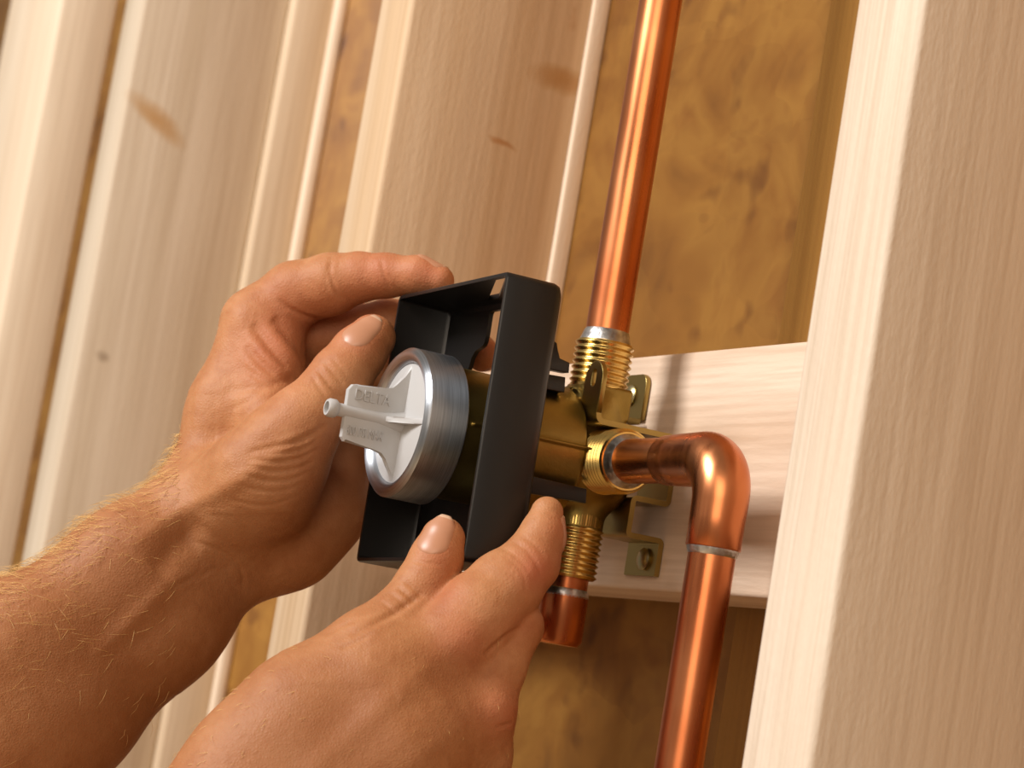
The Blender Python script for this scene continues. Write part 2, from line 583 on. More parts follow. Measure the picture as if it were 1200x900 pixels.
def surface_nets(V, lo, h):
    s = V < 0
    c = np.zeros(np.array(V.shape) - 1, np.uint8)
    for i in (0, 1):
        for j in (0, 1):
            for k in (0, 1):
                c += s[i:V.shape[0] - 1 + i, j:V.shape[1] - 1 + j, k:V.shape[2] - 1 + k]
    act = np.argwhere((c > 0) & (c < 8))
    idx = np.full(c.shape, -1, np.int32)
    idx[act[:, 0], act[:, 1], act[:, 2]] = np.arange(len(act))
    cv = {}
    for i in (0, 1):
        for j in (0, 1):
            for k in (0, 1):
                cv[i, j, k] = V[act[:, 0] + i, act[:, 1] + j, act[:, 2] + k]
    acc = np.zeros((len(act), 3)); cnt = np.zeros(len(act))
    for ax in range(3):
        for p in (0, 1):
            for q in (0, 1):
                A = [0, 0, 0]; o = [x for x in range(3) if x != ax]
                A[o[0]] = p; A[o[1]] = q
                B = list(A); B[ax] = 1
                va, vb = cv[tuple(A)], cv[tuple(B)]
                mk = (va < 0) != (vb < 0)
                t = np.where(mk, va / np.where(mk, va - vb, 1), 0)
                P = np.tile(np.array(A, float), (len(act), 1))
                P[:, ax] = t
                acc[mk] += P[mk]; cnt[mk] += 1
    verts = (act + acc / cnt[:, None]) * h + np.array(lo)
    quads = []
    for ax in range(3):
        o = [(1, 2), (2, 0), (0, 1)][ax]
        sl0 = [slice(None)] * 3; sl1 = [slice(None)] * 3
        sl0[ax] = slice(0, -1); sl1[ax] = slice(1, None)
        ch = s[tuple(sl0)] != s[tuple(sl1)]
        e = np.argwhere(ch)
        for x in o:
            e = e[(e[:, x] > 0) & (e[:, x] < V.shape[x] - 1)]
        inside = s[e[:, 0], e[:, 1], e[:, 2]]

        def cell(da, db):
            q = e.copy(); q[:, o[0]] += da; q[:, o[1]] += db
            return idx[q[:, 0], q[:, 1], q[:, 2]]
        Q = np.stack([cell(-1, -1), cell(0, -1), cell(0, 0), cell(-1, 0)], 1)
        Q[~inside] = Q[~inside][:, ::-1]
        quads.append(Q)
    return verts, np.concatenate(quads)


def np_mesh(verts, quads):
    me = bpy.data.meshes.new('m')
    me.vertices.add(len(verts))
    me.vertices.foreach_set('co', np.ascontiguousarray(verts, dtype=np.float64).ravel())
    me.loops.add(quads.size)
    me.loops.foreach_set('vertex_index', np.ascontiguousarray(quads, dtype=np.int32).ravel())
    me.polygons.add(len(quads))
    me.polygons.foreach_set('loop_start', np.arange(0, quads.size, 4, dtype=np.int32))
    me.update(calc_edges=True)
    me.validate()
    return me


def vnormals(v, q):
    n = np.cross(v[q[:, 2]] - v[q[:, 0]], v[q[:, 3]] - v[q[:, 1]])
    out = np.zeros_like(v)
    for k in range(4):
        np.add.at(out, q[:, k], n)
    return out / (np.linalg.norm(out, axis=1, keepdims=True) + 1e-9)


# ------------------------------------------------------------------ setting
ZT = 2440 - ZOFF          # top of the framing
ZB = -ZOFF + 38
box('floor', -1900, 2600, -2600, 121, -ZOFF - 40, -ZOFF, M_floor)['kind'] = 'structure'
box('wall_back', 40, 1300, 95, 106, -ZOFF, ZT, M_osb, origin=(0, 95, 0))['kind'] = 'structure'
box('wall_left', -1900, 40, 121, 132, -ZOFF, ZT, M_osb, origin=(300, 121, 200))['kind'] = 'structure'
pl = box('bottom_plate', -1900, 1300, 0, 89, -ZOFF, ZB, M_block, 2)
tag(pl, 'long pine bottom plate lying on the floor under all the studs', 'lumber')


def stud(name, x0, x1, y0, y1, mat, label, cat='stud', z0=ZB, z1=ZT, bev=2.2):
    o = box(name, x0, x1, y0, y1, z0, z1, mat, bev)
    return tag(o, label, cat)


stud('wall_stud', 0, 38, 0, 89, M_mid, 'pine wall stud with an oval brown knot on its wide shaded side')
stud('wall_stud', -420, -382, 0, 89, M_b, 'greyish pine wall stud with a long slanting knot smear and a small dark knot')
stud('wall_stud', 411, 449, 0, 89, M_right, 'broad pale rough-sawn stud at the end of the blocking board, next to the copper elbow')
stud('wall_stud', -713, -573, 0, 38, M_corner, 'wide bright flat-laid corner board beyond the greyish knotted stud')
stud('backing_board', -412, -374, 89, 121, M_a, 'pine backing board tucked behind the greyish knotted stud', 'board')
stud('batten', -374, -367, 113, 121, M_pale, 'thin pale batten along the edge of the backing board', 'batten')  # added strip; its pale colour paints the bright line beside the board
stud('batten', 38.2, 41.8, 87, 95, M_pale, 'thin pale batten along the back edge of the stud with the oval knot', 'batten', bev=0.8)  # added too: stands in for the bright line at the stud's back edge
p_ = at(909, 402, y=89)
stud('nailer_board', p_[0], 408, 89, 95, wood('pine_nailer', srgb(170, 124, 56), srgb(152, 106, 44), 3.3), 'narrow amber nailer board against the sheathing above the blocking', 'board')
blk = box('blocking_board', 38, 411, 45, 83, -55, 34, M_block, 1.6)
tag(blk, 'horizontal pale pine blocking board between two studs carrying the brass valve', 'lumber')

# ------------------------------------------------------------------ valve
V = np.array([248.0, 15.0, -13.0])
valve = empty('shower_valve', V)
tag(valve, 'brass shower valve body with round steel cap, screwed to the blocking board', 'valve')


def rel(x, y, z):
    return (V[0] + x, V[1] + y, V[2] + z)


# cast body from smooth-blended solids (mm relative to V)
Fb = Field((-34, -64, -34), (34, 30, 34), 0.6)
sl, X, Y, Z = Fb.sub((-34, -64, -34), (34, 30, 34))


def cyl(ax, lo, hi, r, rnd=1.5, cx=0.0, cy=0.0, cz=0.0):
    P = [X - cx, Y - cy, Z - cz]
    a = P[ax]
    o = [P[i] for i in range(3) if i != ax]
    q = np.sqrt(o[0] ** 2 + o[1] ** 2) - (r - rnd)
    w = np.abs(a - (lo + hi) / 2) - ((hi - lo) / 2 - rnd)
    return np.sqrt(np.maximum(q, 0) ** 2 + np.maximum(w, 0) ** 2) + np.minimum(np.maximum(q, w), 0) - rnd


def rbox(lo, hi, rnd=1.5):
    P = [X, Y, Z]
    q = [np.abs(P[i] - (lo[i] + hi[i]) / 2) - ((hi[i] - lo[i]) / 2 - rnd) for i in range(3)]
    out = np.sqrt(sum(np.maximum(k, 0) ** 2 for k in q))
    return out + np.minimum(np.maximum(np.maximum(q[0], q[1]), q[2]), 0) - rnd


D = cyl(1, -62, -12, 23.6, 1.0)
D = smin(D, cyl(1, -14, 14, 17.0, 5.0), 4.0)
D = smin(D, cyl(2, -26, 26, 10.0, 2.0), 5.0)
D = smin(D, cyl(0, -18, 15, 10.4, 2.0), 4.0)
sp = np.sqrt(X ** 2 + (Y + 3) ** 2 + (Z - 15) ** 2) - 13.5
D = smin(D, sp, 4.0)
D = smin(D, np.sqrt((X - 5) ** 2 + (Y + 1) ** 2 + Z ** 2) - 13.0, 4.0)
D = smin(D, rbox((-8, -9, 16), (10.5, 9.5, 28), 1.0), 1.0)
# ring groove, casting seam
D = np.maximum(D, -(np.sqrt((np.sqrt(X ** 2 + Z ** 2) - 24.2) ** 2 + (Y + 12) ** 2) - 1.0))
D = smin(D, rbox((19, -58, 2.0), (24.4, -2, 3.0), 0.4), 0.8)
Fb.v = np.broadcast_to(D, Fb.v.shape).astype(np.float32)
bv, bq = surface_nets(Fb.v, Fb.lo, Fb.h)
link('valve_body', np_mesh(bv + V, bq), M_brass, valve, V)


def threads(a0, a1, r, pitch, depth=0.9, flip=1):
    n = int(abs(a1 - a0) / pitch)
    out = [(a0, r - 2.5), (a0, r - depth)]
    st = (a1 - a0) / n
    for k in range(n):
        out += [(a0 + st * (k + 0.15), r - depth), (a0 + st * (k + 0.45), r), (a0 + st * (k + 0.6), r), (a0 + st * (k + 0.92), r - depth)]
    out += [(a1, r - depth), (a1, r - 3.0)]
    return out


lathe('top_thread', [(24, 9.5), (24, 10.4), (28.0, 10.4)] + threads(28.2, 44.5, 10.9, 2.05), V, 'z', M_thread, valve, seg=64, sharp=60)
lathe('bottom_thread', [(-18, 9.5), (-18, 10.0), (-23.5, 10.0)] + threads(-23.6, -42.5, 10.6, 2.05), V, 'z', M_thread, valve, seg=64, sharp=60)
lathe('side_collar', [(13, 10.0), (14.0, 11.9), (15.5, 11.9), (16.0, 11.0)] + threads(16.0, 30.8, 11.7, 2.1, 1.0)[1:-1] + [(31.2, 10.9), (32.0, 10.4), (32.0, 8.2)], V, 'x', M_thread, valve, seg=64, sharp=25)
lathe('side_collar', [(-15, 10.0), (-16.0, 12.2), (-18.5, 12.2)] + threads(-19.0, -31.5, 11.6, 1.5, 0.45)[1:-1] + [(-32.3, 10.6), (-32.3, 0)], V, 'x', M_thread, valve, seg=64, sharp=60)

# mounting straps (bent brass strip), profile in the y-z plane, width along x


def strap(name, path, x0, x1, th, mat, parent, fil=2.0):
    """offset a polyline path (y,z rel V) by thickness, with rounded bends"""
    P = [np.array(p, float) for p in path]
    pts = [P[0]]
    for i in range(1, len(P) - 1):
        d0 = (P[i] - P[i - 1]); d0 /= np.linalg.norm(d0)
        d1 = (P[i + 1] - P[i]); d1 /= np.linalg.norm(d1)
        a, c_ = P[i] - d0 * fil, P[i] + d1 * fil
        for t in np.linspace(0, 1, 6):
            pts.append((1 - t) ** 2 * a + 2 * t * (1 - t) * P[i] + t * t * c_)
    pts.append(P[-1])
    n = len(pts)
    left, right = [], []
    for i in range(n):
        d = pts[min(i + 1, n - 1)] - pts[max(i - 1, 0)]
        d /= np.linalg.norm(d)
        nr = np.array([-d[1], d[0]])
        left.append(pts[i] + nr * th / 2); right.append(pts[i] - nr * th / 2)
    bm = bmesh.new()
    rows = []
    for x in (x0, x1):
        rows.append(([bm.verts.new(rel(x, *p)) for p in left], [bm.verts.new(rel(x, *p)) for p in right]))
    (L0, R0), (L1, R1) = rows
    for i in range(n - 1):
        bm.faces.new((L0[i], L0[i + 1], L1[i + 1], L1[i]))
        bm.faces.new((R0[i], R1[i], R1[i + 1], R0[i + 1]))
        bm.faces.new((L0[i], R0[i], R0[i + 1], L0[i + 1]))
        bm.faces.new((L1[i], L1[i + 1], R1[i + 1], R1[i]))
    bm.faces.new((L0[0], L1[0], R1[0], R0[0]))
    bm.faces.new((L0[-1], R0[-1], R1[-1], L1[-1]))
    return link(name, bm_mesh(bm, 40), mat, parent, V)


def slot_tab(name, base, e1, e2, nrm, w, h, th, slot, mat, parent):
    """flat tab with rounded top and an obround slot; base = bottom centre"""
    cu = bpy.data.curves.new('c', 'CURVE'); cu.dimensions = '2D'; cu.fill_mode = 'BOTH'
    cu.extrude = th / 2 - 0.25; cu.bevel_depth = 0.25; cu.bevel_resolution = 1

    def spl(pts):
        s = cu.splines.new('POLY'); s.points.add(len(pts) - 1); s.use_cyclic_u = True
        for q, p in zip(s.points, pts):
            q.co = (p[0], p[1], 0, 1)
    r = w / 2
    rt = min(r, 4.0) if slot[3] else r
    out = [(-r, 0), (r, 0)]
    for k in range(9):
        t = math.pi / 2 * k / 8
        out.append((r - rt + rt * math.cos(t), h - rt + rt * math.sin(t)))
    for k in range(9):
        t = math.pi / 2 + math.pi / 2 * k / 8
        out.append((-r + rt + rt * math.cos(t), h - rt + rt * math.sin(t)))
    spl(out)
    sr, z0, z1, _ = slot
    if sr > 0:
        hole = [(sr * math.cos(math.pi * k / 10), z1 + sr * math.sin(math.pi * k / 10)) for k in range(11)] + \
               [(sr * math.cos(math.pi + math.pi * k / 10), z0 + sr * math.sin(math.pi + math.pi * k / 10)) for k in range(11)]
        spl(hole)
    ob = bpy.data.objects.new('tmp', cu); C.objects.link(ob)
    dg = bpy.context.evaluated_depsgraph_get()
    me = bpy.data.meshes.new_from_object(ob.evaluated_get(dg))
    bpy.data.objects.remove(ob); bpy.data.curves.remove(cu)
    M = np.array([e1, e2, nrm]).T
    v = np.empty(len(me.vertices) * 3); me.vertices.foreach_get('co', v)
    v = v.reshape(-1, 3) @ M.T + np.array(base)
    me.vertices.foreach_set('co', v.ravel())
    me.materials.clear()
    return link(name, me, mat, parent, V, smooth=False)


EX, EY, EZ = np.eye(3)


def screw(center, parent, r=4.2):
    s = lathe('screw', [(0, 0), (0, r * 0.9), (-1.0, r), (-1.8, r * 0.8), (-2.3, r * 0.3), (-2.3, 0)], center, 'y', M_screw, parent, seg=28)
    return s


# upper strap: front slotted tab, runs back under the threads, wall tab with screw
strap('strap', [(-10.5, 18), (-10.5, 12.8), (28.5, 12.8)], 11.5, 24.5, 2.0, M_strap, valve, 3.0)
ut = slot_tab('front_tab', rel(18, -10.5, 16.0), EX, EZ, EY * -1, 13.0, 18.5, 2.0, (1.9, 11, 14, 0), M_strap, valve)
wt = slot_tab('wall_tab', rel(-24, 28.6, 22), EX, EZ, EY * -1, 17, 17, 2.0, (0, 0, 0, 1), M_strap, valve)
strap('strap', [(-2, 20), (27, 20.5)], -30, -14, 2.0, M_strap, valve)
screw(np.array(rel(-26, 28.0, 31)), wt)
# lower strap: hat-shaped strip with screw tab
ls = strap('strap', [(28.8, 0.0), (28.8, -10.4), (14.5, -10.4), (14.5, -24.0), (28.6, -24.0), (28.6, -37.0)], -9, 14, 2.0, M_strap, valve, 1.6)
screw(np.array(rel(5.5, 27.6, -31)), ls)

# cap: turned steel ring (bonnet) and moulded plastic test plug
lathe('cap_ring', [(-61, 23.7), (-61, 26.2), (-61.6, 26.9), (-75.6, 26.9), (-77.0, 25.6), (-77.2, 24.6), (-76.4, 22.6), (-74.8, 21.6), (-71.5, 21.6), (-71.5, 23.7)], V, 'y', M_steel, valve, seg=96, close=True, sharp=38)
plug = lathe('test_plug', [(-68, 0), (-68, 21.5), (-74.4, 21.5), (-74.8, 20.8), (-74.8, 0)], V, 'y', M_plastic, valve, seg=72)
bm = bmesh.new()
# fin in the y-z plane with flared rib
prof = [(-95.3, -10.6), (-96.6, -9.2), (-97.0, 7.6), (-95.6, 9.6), (-94, 10.0), (-83, 10.0), (-80.2, 10.7), (-78.4, 12.6), (-76.6, 16.0), (-75.0, 20.6), (-74.0, 20.6),
        (-74.0, -20.6), (-75.0, -20.6), (-76.6, -16.0), (-78.4, -13.2), (-80.4, -11.4), (-83, -10.8)]
bm_prism(bm, prof, EX * 3.0, rel(-1.5, 0, 0), EY, EZ, 0.7)
link('fin', bm_mesh(bm, 30), M_plastic, plug, V)
bm = bmesh.new()
prof = [(-83, 0), (-81.5, 3.4), (-80, 5.5), (-78, 10.0), (-76.2, 15), (-75, 20.6), (-74, 20.6), (-74, -20.6), (-75, -20.6), (-76.2, -15), (-78, -10), (-80, -5.5), (-81.5, -3.4)]
bm_prism(bm, prof, EZ * 2.0, rel(0, 0, -1.0), EY, EX, 0.5)
link('rib', bm_mesh(bm, 30), M_plastic, plug, V)
lathe('nozzle', [(-74, 4.2), (-78, 3.3), (-82, 2.7), (-84, 2.45), (-99.2, 2.35), (-99.8, 2.9), (-100.4, 3.3), (-102.6, 3.3), (-103.4, 2.8), (-103.4, 2.1), (-96, 2.0), (-96, 0)], V, 'y', M_plastic, plug, seg=36)


def text_mesh(name, txt, size, base, e1, e2, n, extr, mat, parent, wtarget):
    cu = bpy.data.curves.new('t', 'FONT')
    cu.body = txt; cu.size = size; cu.extrude = extr; cu.align_x = 'CENTER'; cu.align_y = 'CENTER'
    cu.resolution_u = 3
    ob = bpy.data.objects.new('tmp', cu); C.objects.link(ob)
    dg = bpy.context.evaluated_depsgraph_get()
    me = bpy.data.meshes.new_from_object(ob.evaluated_get(dg))
    bpy.data.objects.remove(ob)
    v = np.empty(len(me.vertices) * 3); me.vertices.foreach_get('co', v)
    v = v.reshape(-1, 3)
    v[:, 0] *= wtarget / (v[:, 0].max() - v[:, 0].min())
    v = v @ np.array([e1, e2, n]) + np.array(base)
    me.vertices.foreach_set('co', v.ravel())
    me.materials.clear()
    return link(name, me, mat, parent, V, smooth=False)


text_mesh('embossed_text', 'DELTA', 5.6, rel(1.5, -87.6, 6.3), EY, EZ, EX, 0.45, M_plastic, plug, 13.5)
text_mesh('embossed_text', '600 PSI MAX', 4.9, rel(1.5, -88.4, -6.6), EY, EZ, EX, 0.42, M_plastic, plug, 14.0)

# ------------------------------------------------------------------ copper
PR = 7.95


def solder_ring(center, axis, a0, a1, r0, r1, parent):
    n = 5
    prof = [(a0 + (a1 - a0) * k / n, r0 + (r1 - r0) * (k / n) ** 0.7 + (0.25 if 0 < k < n else 0)) for k in range(n + 1)]
    return lathe('solder_joint', prof + [(a1, r1 - 1.5)], center, axis, M_solder, parent, seg=40)


riser = empty('copper_riser', rel(0, 0, 44))
tag(riser, 'straight copper pipe rising from the top of the brass valve', 'pipe')
ztop = 2000 - ZOFF - V[2]
lathe('pipe', [(40, 0), (40, PR), (ztop, PR), (ztop, 0)], V, 'z', M_cu, riser, seg=64)
solder_ring(V, 'z', 44.3, 49.0, 9.6, PR + 0.05, riser)

stub = empty('copper_stub', rel(0, 0, -66))
tag(stub, 'short capped copper stub hanging below the brass valve', 'pipe')
lathe('pipe', [(-36, 0), (-36, PR), (-52, PR), (-52, 0)], V, 'z', M_cu, stub, seg=56)
solder_ring(V, 'z', -46.5, -50.0, PR + 0.1, 8.9, stub)
lathe('cap', [(-49.0, 7.0), (-49.0, 9.0), (-65.0, 9.0), (-67.0, 7.6), (-67.2, 0)], V, 'z', M_cu, stub, seg=56)

EXC = 101.0     # elbow corner along x
drop = empty('copper_elbow_pipe', rel(EXC, 0, -600))
tag(drop, 'copper pipe turning down through an elbow beside the brass valve', 'pipe')
lathe('pipe', [(26, 0), (26, PR), (80, PR), (80, 0)], V, 'x', M_cux, drop, seg=56)
zb = -1073 - V[2]
lathe('pipe', [(zb, 0), (zb, PR), (-16, PR), (-16, 0)], rel(EXC, 0, 0), 'z', M_cu, drop, seg=64)
bm = bmesh.new()
pts = []
R0 = 14.0
pts.append((EXC - 39.6, 0, 0)); pts.append((EXC - 39.2, 0, 0)); pts.append((EXC - 26, 0, 0))
for k in range(15):
    t = math.pi / 2 * k / 14
    pts.append((EXC - R0 + R0 * math.sin(t), 0, -R0 + R0 * math.cos(t)))
pts.append((EXC, 0, -20)); pts.append((EXC, 0, -29.6)); pts.append((EXC, 0, -30.0))
rr_ = [8.3, 8.7, 9.1] + [9.5 + 0.35 * math.sin(math.pi * k / 14) for k in range(15)] + [9.3, 9.25, 8.9]
bm_tube(bm, [rel(*p) for p in pts], rr_, 56)
link('elbow', bm_mesh(bm, 60), M_cu, drop, rel(EXC, 0, 0))
solder_ring(V, 'x', 31.8, 34.8, 9.9, PR + 0.05, drop)
solder_ring(rel(EXC, 0, 0), 'z', -29.8, -32.4, 8.9, PR + 0.05, drop)

# ------------------------------------------------------------------ black plastic guard
guard = empty('plaster_guard', rel(0, -53, -47))
tag(guard, 'open black plastic box guard held around the brass valve', 'guard')
GA = math.radians(-1.4)


def G(x, y, z):
    """guard-local (mm rel V, before tilt) -> scene mm"""
    c, s = math.cos(GA), math.sin(GA)
    z0 = z
    return (V[0] + c * x + s * z0, V[1] + y, V[2] + 2.5 - s * x + c * z0)


GW, GH, Y0, Y1 = 46.5, 50.3, -64.0, -41.2


def rrect(w, h, r, n=5):
    pts = []
    for cx, cz, a0 in ((w - r, h - r, 0), (-w + r, h - r, 90), (-w + r, -h + r, 180), (w - r, -h + r, 270)):
        for k in range(n + 1):
            a = math.radians(a0 + 90 * k / n)
            pts.append((cx + r * math.cos(a), cz + r * math.sin(a)))
    return pts


bm = bmesh.new()
rings = []
for (y, ins, r) in ((Y0, 1.55, 1.2), (Y0 - 0.05, 0.9, 1.5), (Y0, 0.35, 2.0), (Y0 + 0.6, 0.0, 2.4), (Y1 - 4.0, 0.0, 2.6), (Y1 - 2.0, 0.5, 2.6), (Y1 - 0.6, 1.9, 3), (Y1, 4.0, 3),
                    (Y1 - 1.7, 4.0, 3), (Y1 - 1.9, 2.6, 2), (Y1 - 3.2, 1.8, 1.5)):
    rings.append([bm.verts.new(G(x, y, z)) for x, z in rrect(GW - ins, GH - ins, r)])
rings.append(rings[0])
for A, B in zip(rings[:-1], rings[1:]):
    n = len(A)
    for k in range(n):
        bm.faces.new((A[k], A[(k + 1) % n], B[(k + 1) % n], B[k]))
me = bm_mesh(bm, 40)
shell = link('shell', me, M_black, guard, V)
# cut pipe notches in the top and bottom walls
cut = bpy.data.objects.new('cut', None)
bm = bmesh.new()
vs = [bm.verts.new((np.array(G(x, y, z)) - V) / 1000) for z in (46.5, 56) for x, y in ((33.5, -62.2), (41.5, -62.2), (3.5, -46.4), (-5.5, -46.4))]
for f in [(0, 1, 2, 3), (4, 5, 6, 7), (0, 1, 5, 4), (1, 2, 6, 5), (2, 3, 7, 6), (3, 0, 4, 7)]:
    bm.faces.new([vs[i] for i in f])
bmesh.ops.recalc_face_normals(bm, faces=bm.faces[:])
cme = bpy.data.meshes.new('cut'); bm.to_mesh(cme); bm.free()
cut = bpy.data.objects.new('cut', cme); C.objects.link(cut); cut.location = W(V)
md = shell.modifiers.new('b', 'BOOLEAN'); md.operation = 'DIFFERENCE'; md.solver = 'EXACT'; md.object = cut
bpy.context.view_layer.update()
dg = bpy.context.evaluated_depsgraph_get()
nm = bpy.data.meshes.new_from_object(shell.evaluated_get(dg))
shell.modifiers.clear(); shell.data = nm
bpy.data.objects.remove(cut)

# back plate with keyhole opening
cu = bpy.data.curves.new('c', 'CURVE'); cu.dimensions = '2D'; cu.fill_mode = 'BOTH'; cu.extrude = 0.8


def spl(pts):
    s = cu.splines.new('POLY'); s.points.add(len(pts) - 1); s.use_cyclic_u = True
    for q, p in zip(s.points, pts):
        q.co = (p[0], p[1], 0, 1)


spl(rrect(GW - 3.7, GH - 3.7, 3))
hole = []
quad = [(27.0, 0), (26.4, 8), (25.0, 16), (22.5, 22), (20.5, 26), (19.6, 29), (17.5, 31.2), (14, 32.2), (11.3, 33), (10.4, 34.5), (10.0, 37), (10.0, 44.6), (9.2, 45.6)]
hole += quad + [(-x, z) for x, z in quad[::-1]] + [(-25.0 * math.cos(t), -25.0 * math.sin(t)) for t in np.linspace(0.2, math.pi - 0.2, 20)]
spl(hole)
ob = bpy.data.objects.new('tmp', cu); C.objects.link(ob)
dg = bpy.context.evaluated_depsgraph_get()
me = bpy.data.meshes.new_from_object(ob.evaluated_get(dg))
bpy.data.objects.remove(ob)
for v in me.vertices:
    v.co = G(v.co.x, Y1 - 0.85 + v.co.z, v.co.y)
me.materials.clear()
link('back_plate', me, M_black, guard, V, smooth=False)


def clip(poly, xr, th):
    bm = bmesh.new()
    P = [at(px, py, x=V[0] + xr) for px, py in poly]
    bm_prism(bm, [(p[1], p[2]) for p in P], EX * -th, (V[0] + xr, 0, 0), EY, EZ, 0.4)
    link('clip', bm_mesh(bm, 30), M_black, guard, V)


clip([(618, 392), (648, 398), (653, 402), (655, 421), (668, 425), (667, 437), (615, 427)], 16, 6)
clip([(612, 433), (663, 442), (662, 460), (609, 450)], 16, 6)
clip([(590, 550), (688, 573), (687, 590), (588, 572)], 26, 3)

# ------------------------------------------------------------------ hands


def c2w(P):
    """camera metric (right, up, depth mm) -> scene mm"""
    P = np.asarray(P, float)
    return CAM + P[..., 0:1] * CR + P[..., 1:2] * CU + P[..., 2:3] * CF


def pc(px, py, d):
    """pixel + depth -> camera metric"""
    return np.array([(px - 600) * d / FPX, -(py - 450) * d / FPX, d])


def J(t):
    px, py, d, r = t
    return pc(px, py, d), r * d / FPX


def arm(name, palm, fingers, creases, blush, nails, h, label, crop, origin_px, palm_k=9.0, fing_k=6.5, bulges=(), ext=None):
    js = [J(t) for ch in palm for t in ch['p']] + [J(t) for f in fingers for t in f['p']]
    P = np.array([j[0] for j in js]); Rr = np.array([j[1] for j in js])
    lo = (P - Rr[:, None]).min(0) - 8; hi = (P + Rr[:, None]).max(0) + 8
    lo = np.maximum(lo, crop[0]); hi = np.minimum(hi, crop[1])
    Fd = Field(lo, hi, h)
    for ch in palm:
        q = [J(t) for t in ch['p']]
        for (a, ra), (b_, rb) in zip(q[:-1], q[1:]):
            add_cone(Fd, a, b_, ra, rb, ch.get('k', palm_k), ch.get('flat'))
    base = Fd.v.copy()
    out = base.copy()
    for f in fingers:
        fv = np.full(Fd.v.shape, BIG, np.float32)
        q = [J(t) for t in f['p']]
        blo = np.min([a for a, r in q], axis=0) - 26; bhi = np.max([a for a, r in q], axis=0) + 26
        for (a, ra), (b_, rb) in zip(q[:-1], q[1:]):
            add_cone(Fd, a, b_, ra, rb, 2.5, None, fv)
        sl, _, _, _ = Fd.sub(blo, bhi)
        u = smin(base[sl], fv[sl], f.get('k', fing_k))
        out[sl] = smin(out[sl], u, 1.0)
    # keep the end caps closed
    out[0], out[-1] = BIG, BIG
    out[:, 0], out[:, -1] = BIG, BIG
    out[:, :, 0], out[:, :, -1] = BIG, BIG
    v, q = surface_nets(out, Fd.lo, h)
    q = q[:, ::-1] if np.mean(np.einsum('ij,ij->i', vnormals(v, q), v - v.mean(0))) < 0 else q
    # light laplacian smoothing
    e = np.concatenate([q[:, [0, 1]], q[:, [1, 2]], q[:, [2, 3]], q[:, [3, 0]]])
    for lam in (0.5, -0.52, 0.5, -0.52, 0.5):
        acc = np.zeros_like(v); cnt = np.zeros(len(v))
        for a, b_ in ((0, 1), (1, 0)):
            np.add.at(acc, e[:, a], v[e[:, b_]]); np.add.at(cnt, e[:, a], 1)
        v = v + lam * (acc / cnt[:, None] - v)
    n = vnormals(v, q)
    px = np.stack([600 + FPX * v[:, 0] / v[:, 2], 450 - FPX * v[:, 1] / v[:, 2]], 1)
    facing = -(n * (v / np.linalg.norm(v, axis=1, keepdims=True))).sum(1)
    fw = np.clip(facing * 4 + 0.3, 0, 1)
    disp = np.zeros(len(v))

    def pdist(pl):
        best = np.full(len(v), 1e9); par = np.zeros(len(v))
        Q = [np.array(p, float) for p in pl]
        # resample to a smooth curve
        T = np.linspace(0, len(Q) - 1, 4 * len(Q))
        cr_ = []
        for t in T:
            i = min(int(t), len(Q) - 2); f_ = t - i
            p0, p1, p2, p3 = Q[max(i - 1, 0)], Q[i], Q[i + 1], Q[min(i + 2, len(Q) - 1)]
            cr_.append(0.5 * (2 * p1 + (p2 - p0) * f_ + (2 * p0 - 5 * p1 + 4 * p2 - p3) * f_ ** 2 + (3 * p1 - p0 - 3 * p2 + p3) * f_ ** 3))
        for k, (a, b_) in enumerate(zip(cr_[:-1], cr_[1:])):
            d = b_ - a
            t = np.clip(((px - a) @ d) / (d @ d + 1e-9), 0, 1)
            dd = np.linalg.norm(px - a - t[:, None] * d, axis=1)
            cl = dd < best
            best[cl] = dd[cl]; par[cl] = (k + t[cl]) / (len(cr_) - 1)
        return best, np.sqrt(np.clip(np.sin(np.pi * np.clip(par, 0.0, 1.0)), 0, 1))
    for cr in creases:
        pl, w, dep = cr[:3]
        dd, tap = pdist(pl)
        dep = dep * tap
        g = np.exp(-(dd / w) ** 2)
        # soft raised lips beside each fold
        lip = np.exp(-((dd - 2.0 * w) / (1.1 * w)) ** 2) * 0.15
        m_ = fw
        if len(cr) > 3:
            m_ = fw * (v[:, 2] > cr[3][0]) * (v[:, 2] < cr[3][1])
        disp += (-g + lip) * dep * m_
    for (bx_, by_, br, amt) in bulges:
        dd = np.linalg.norm(px - np.array([bx_, by_]), axis=1)
        disp += amt * np.exp(-(dd / br) ** 2) * fw
    v = v + n * disp[:, None]
    bl = np.zeros(len(v)); tn = np.zeros(len(v))
    for (bx_, by_, br, amt, which) in blush:
        g = amt * np.exp(-(np.linalg.norm(px - np.array([bx_, by_]), axis=1) / br) ** 2)
        if which == 'r':
            bl += g
        else:
            tn += g
    v0, n0, px0 = v, n, px
    if ext:
        # rest of the forearm up to the elbow (outside the picture), coarser
        chains, axis_, lim = ext
        js2 = [J(t) for ch in chains for t in ch]
        P2 = np.array([j[0] for j in js2]); R2 = np.array([j[1] for j in js2])
        F2 = Field((P2 - R2[:, None]).min(0) - 6, (P2 + R2[:, None]).max(0) + 6, 2.0)
        for ch in chains:
            q2 = [J(t) for t in ch]
            for (a, ra), (b_, rb) in zip(q2[:-1], q2[1:]):
                add_cone(F2, a, b_, ra, rb, 24)
        g = F2.sub(F2.lo, F2.lo + F2.h * F2.n)[1 + axis_]
        F2.v = np.maximum(F2.v, np.broadcast_to(g - lim, F2.v.shape)).astype(np.float32)
        v2, q2 = surface_nets(F2.v, F2.lo, F2.h)
        if np.mean(np.einsum('ij,ij->i', vnormals(v2, q2), v2 - v2.mean(0))) < 0:
            q2 = q2[:, ::-1]
        q = np.concatenate([q, q2 + len(v)])
        v = np.concatenate([v, v2])
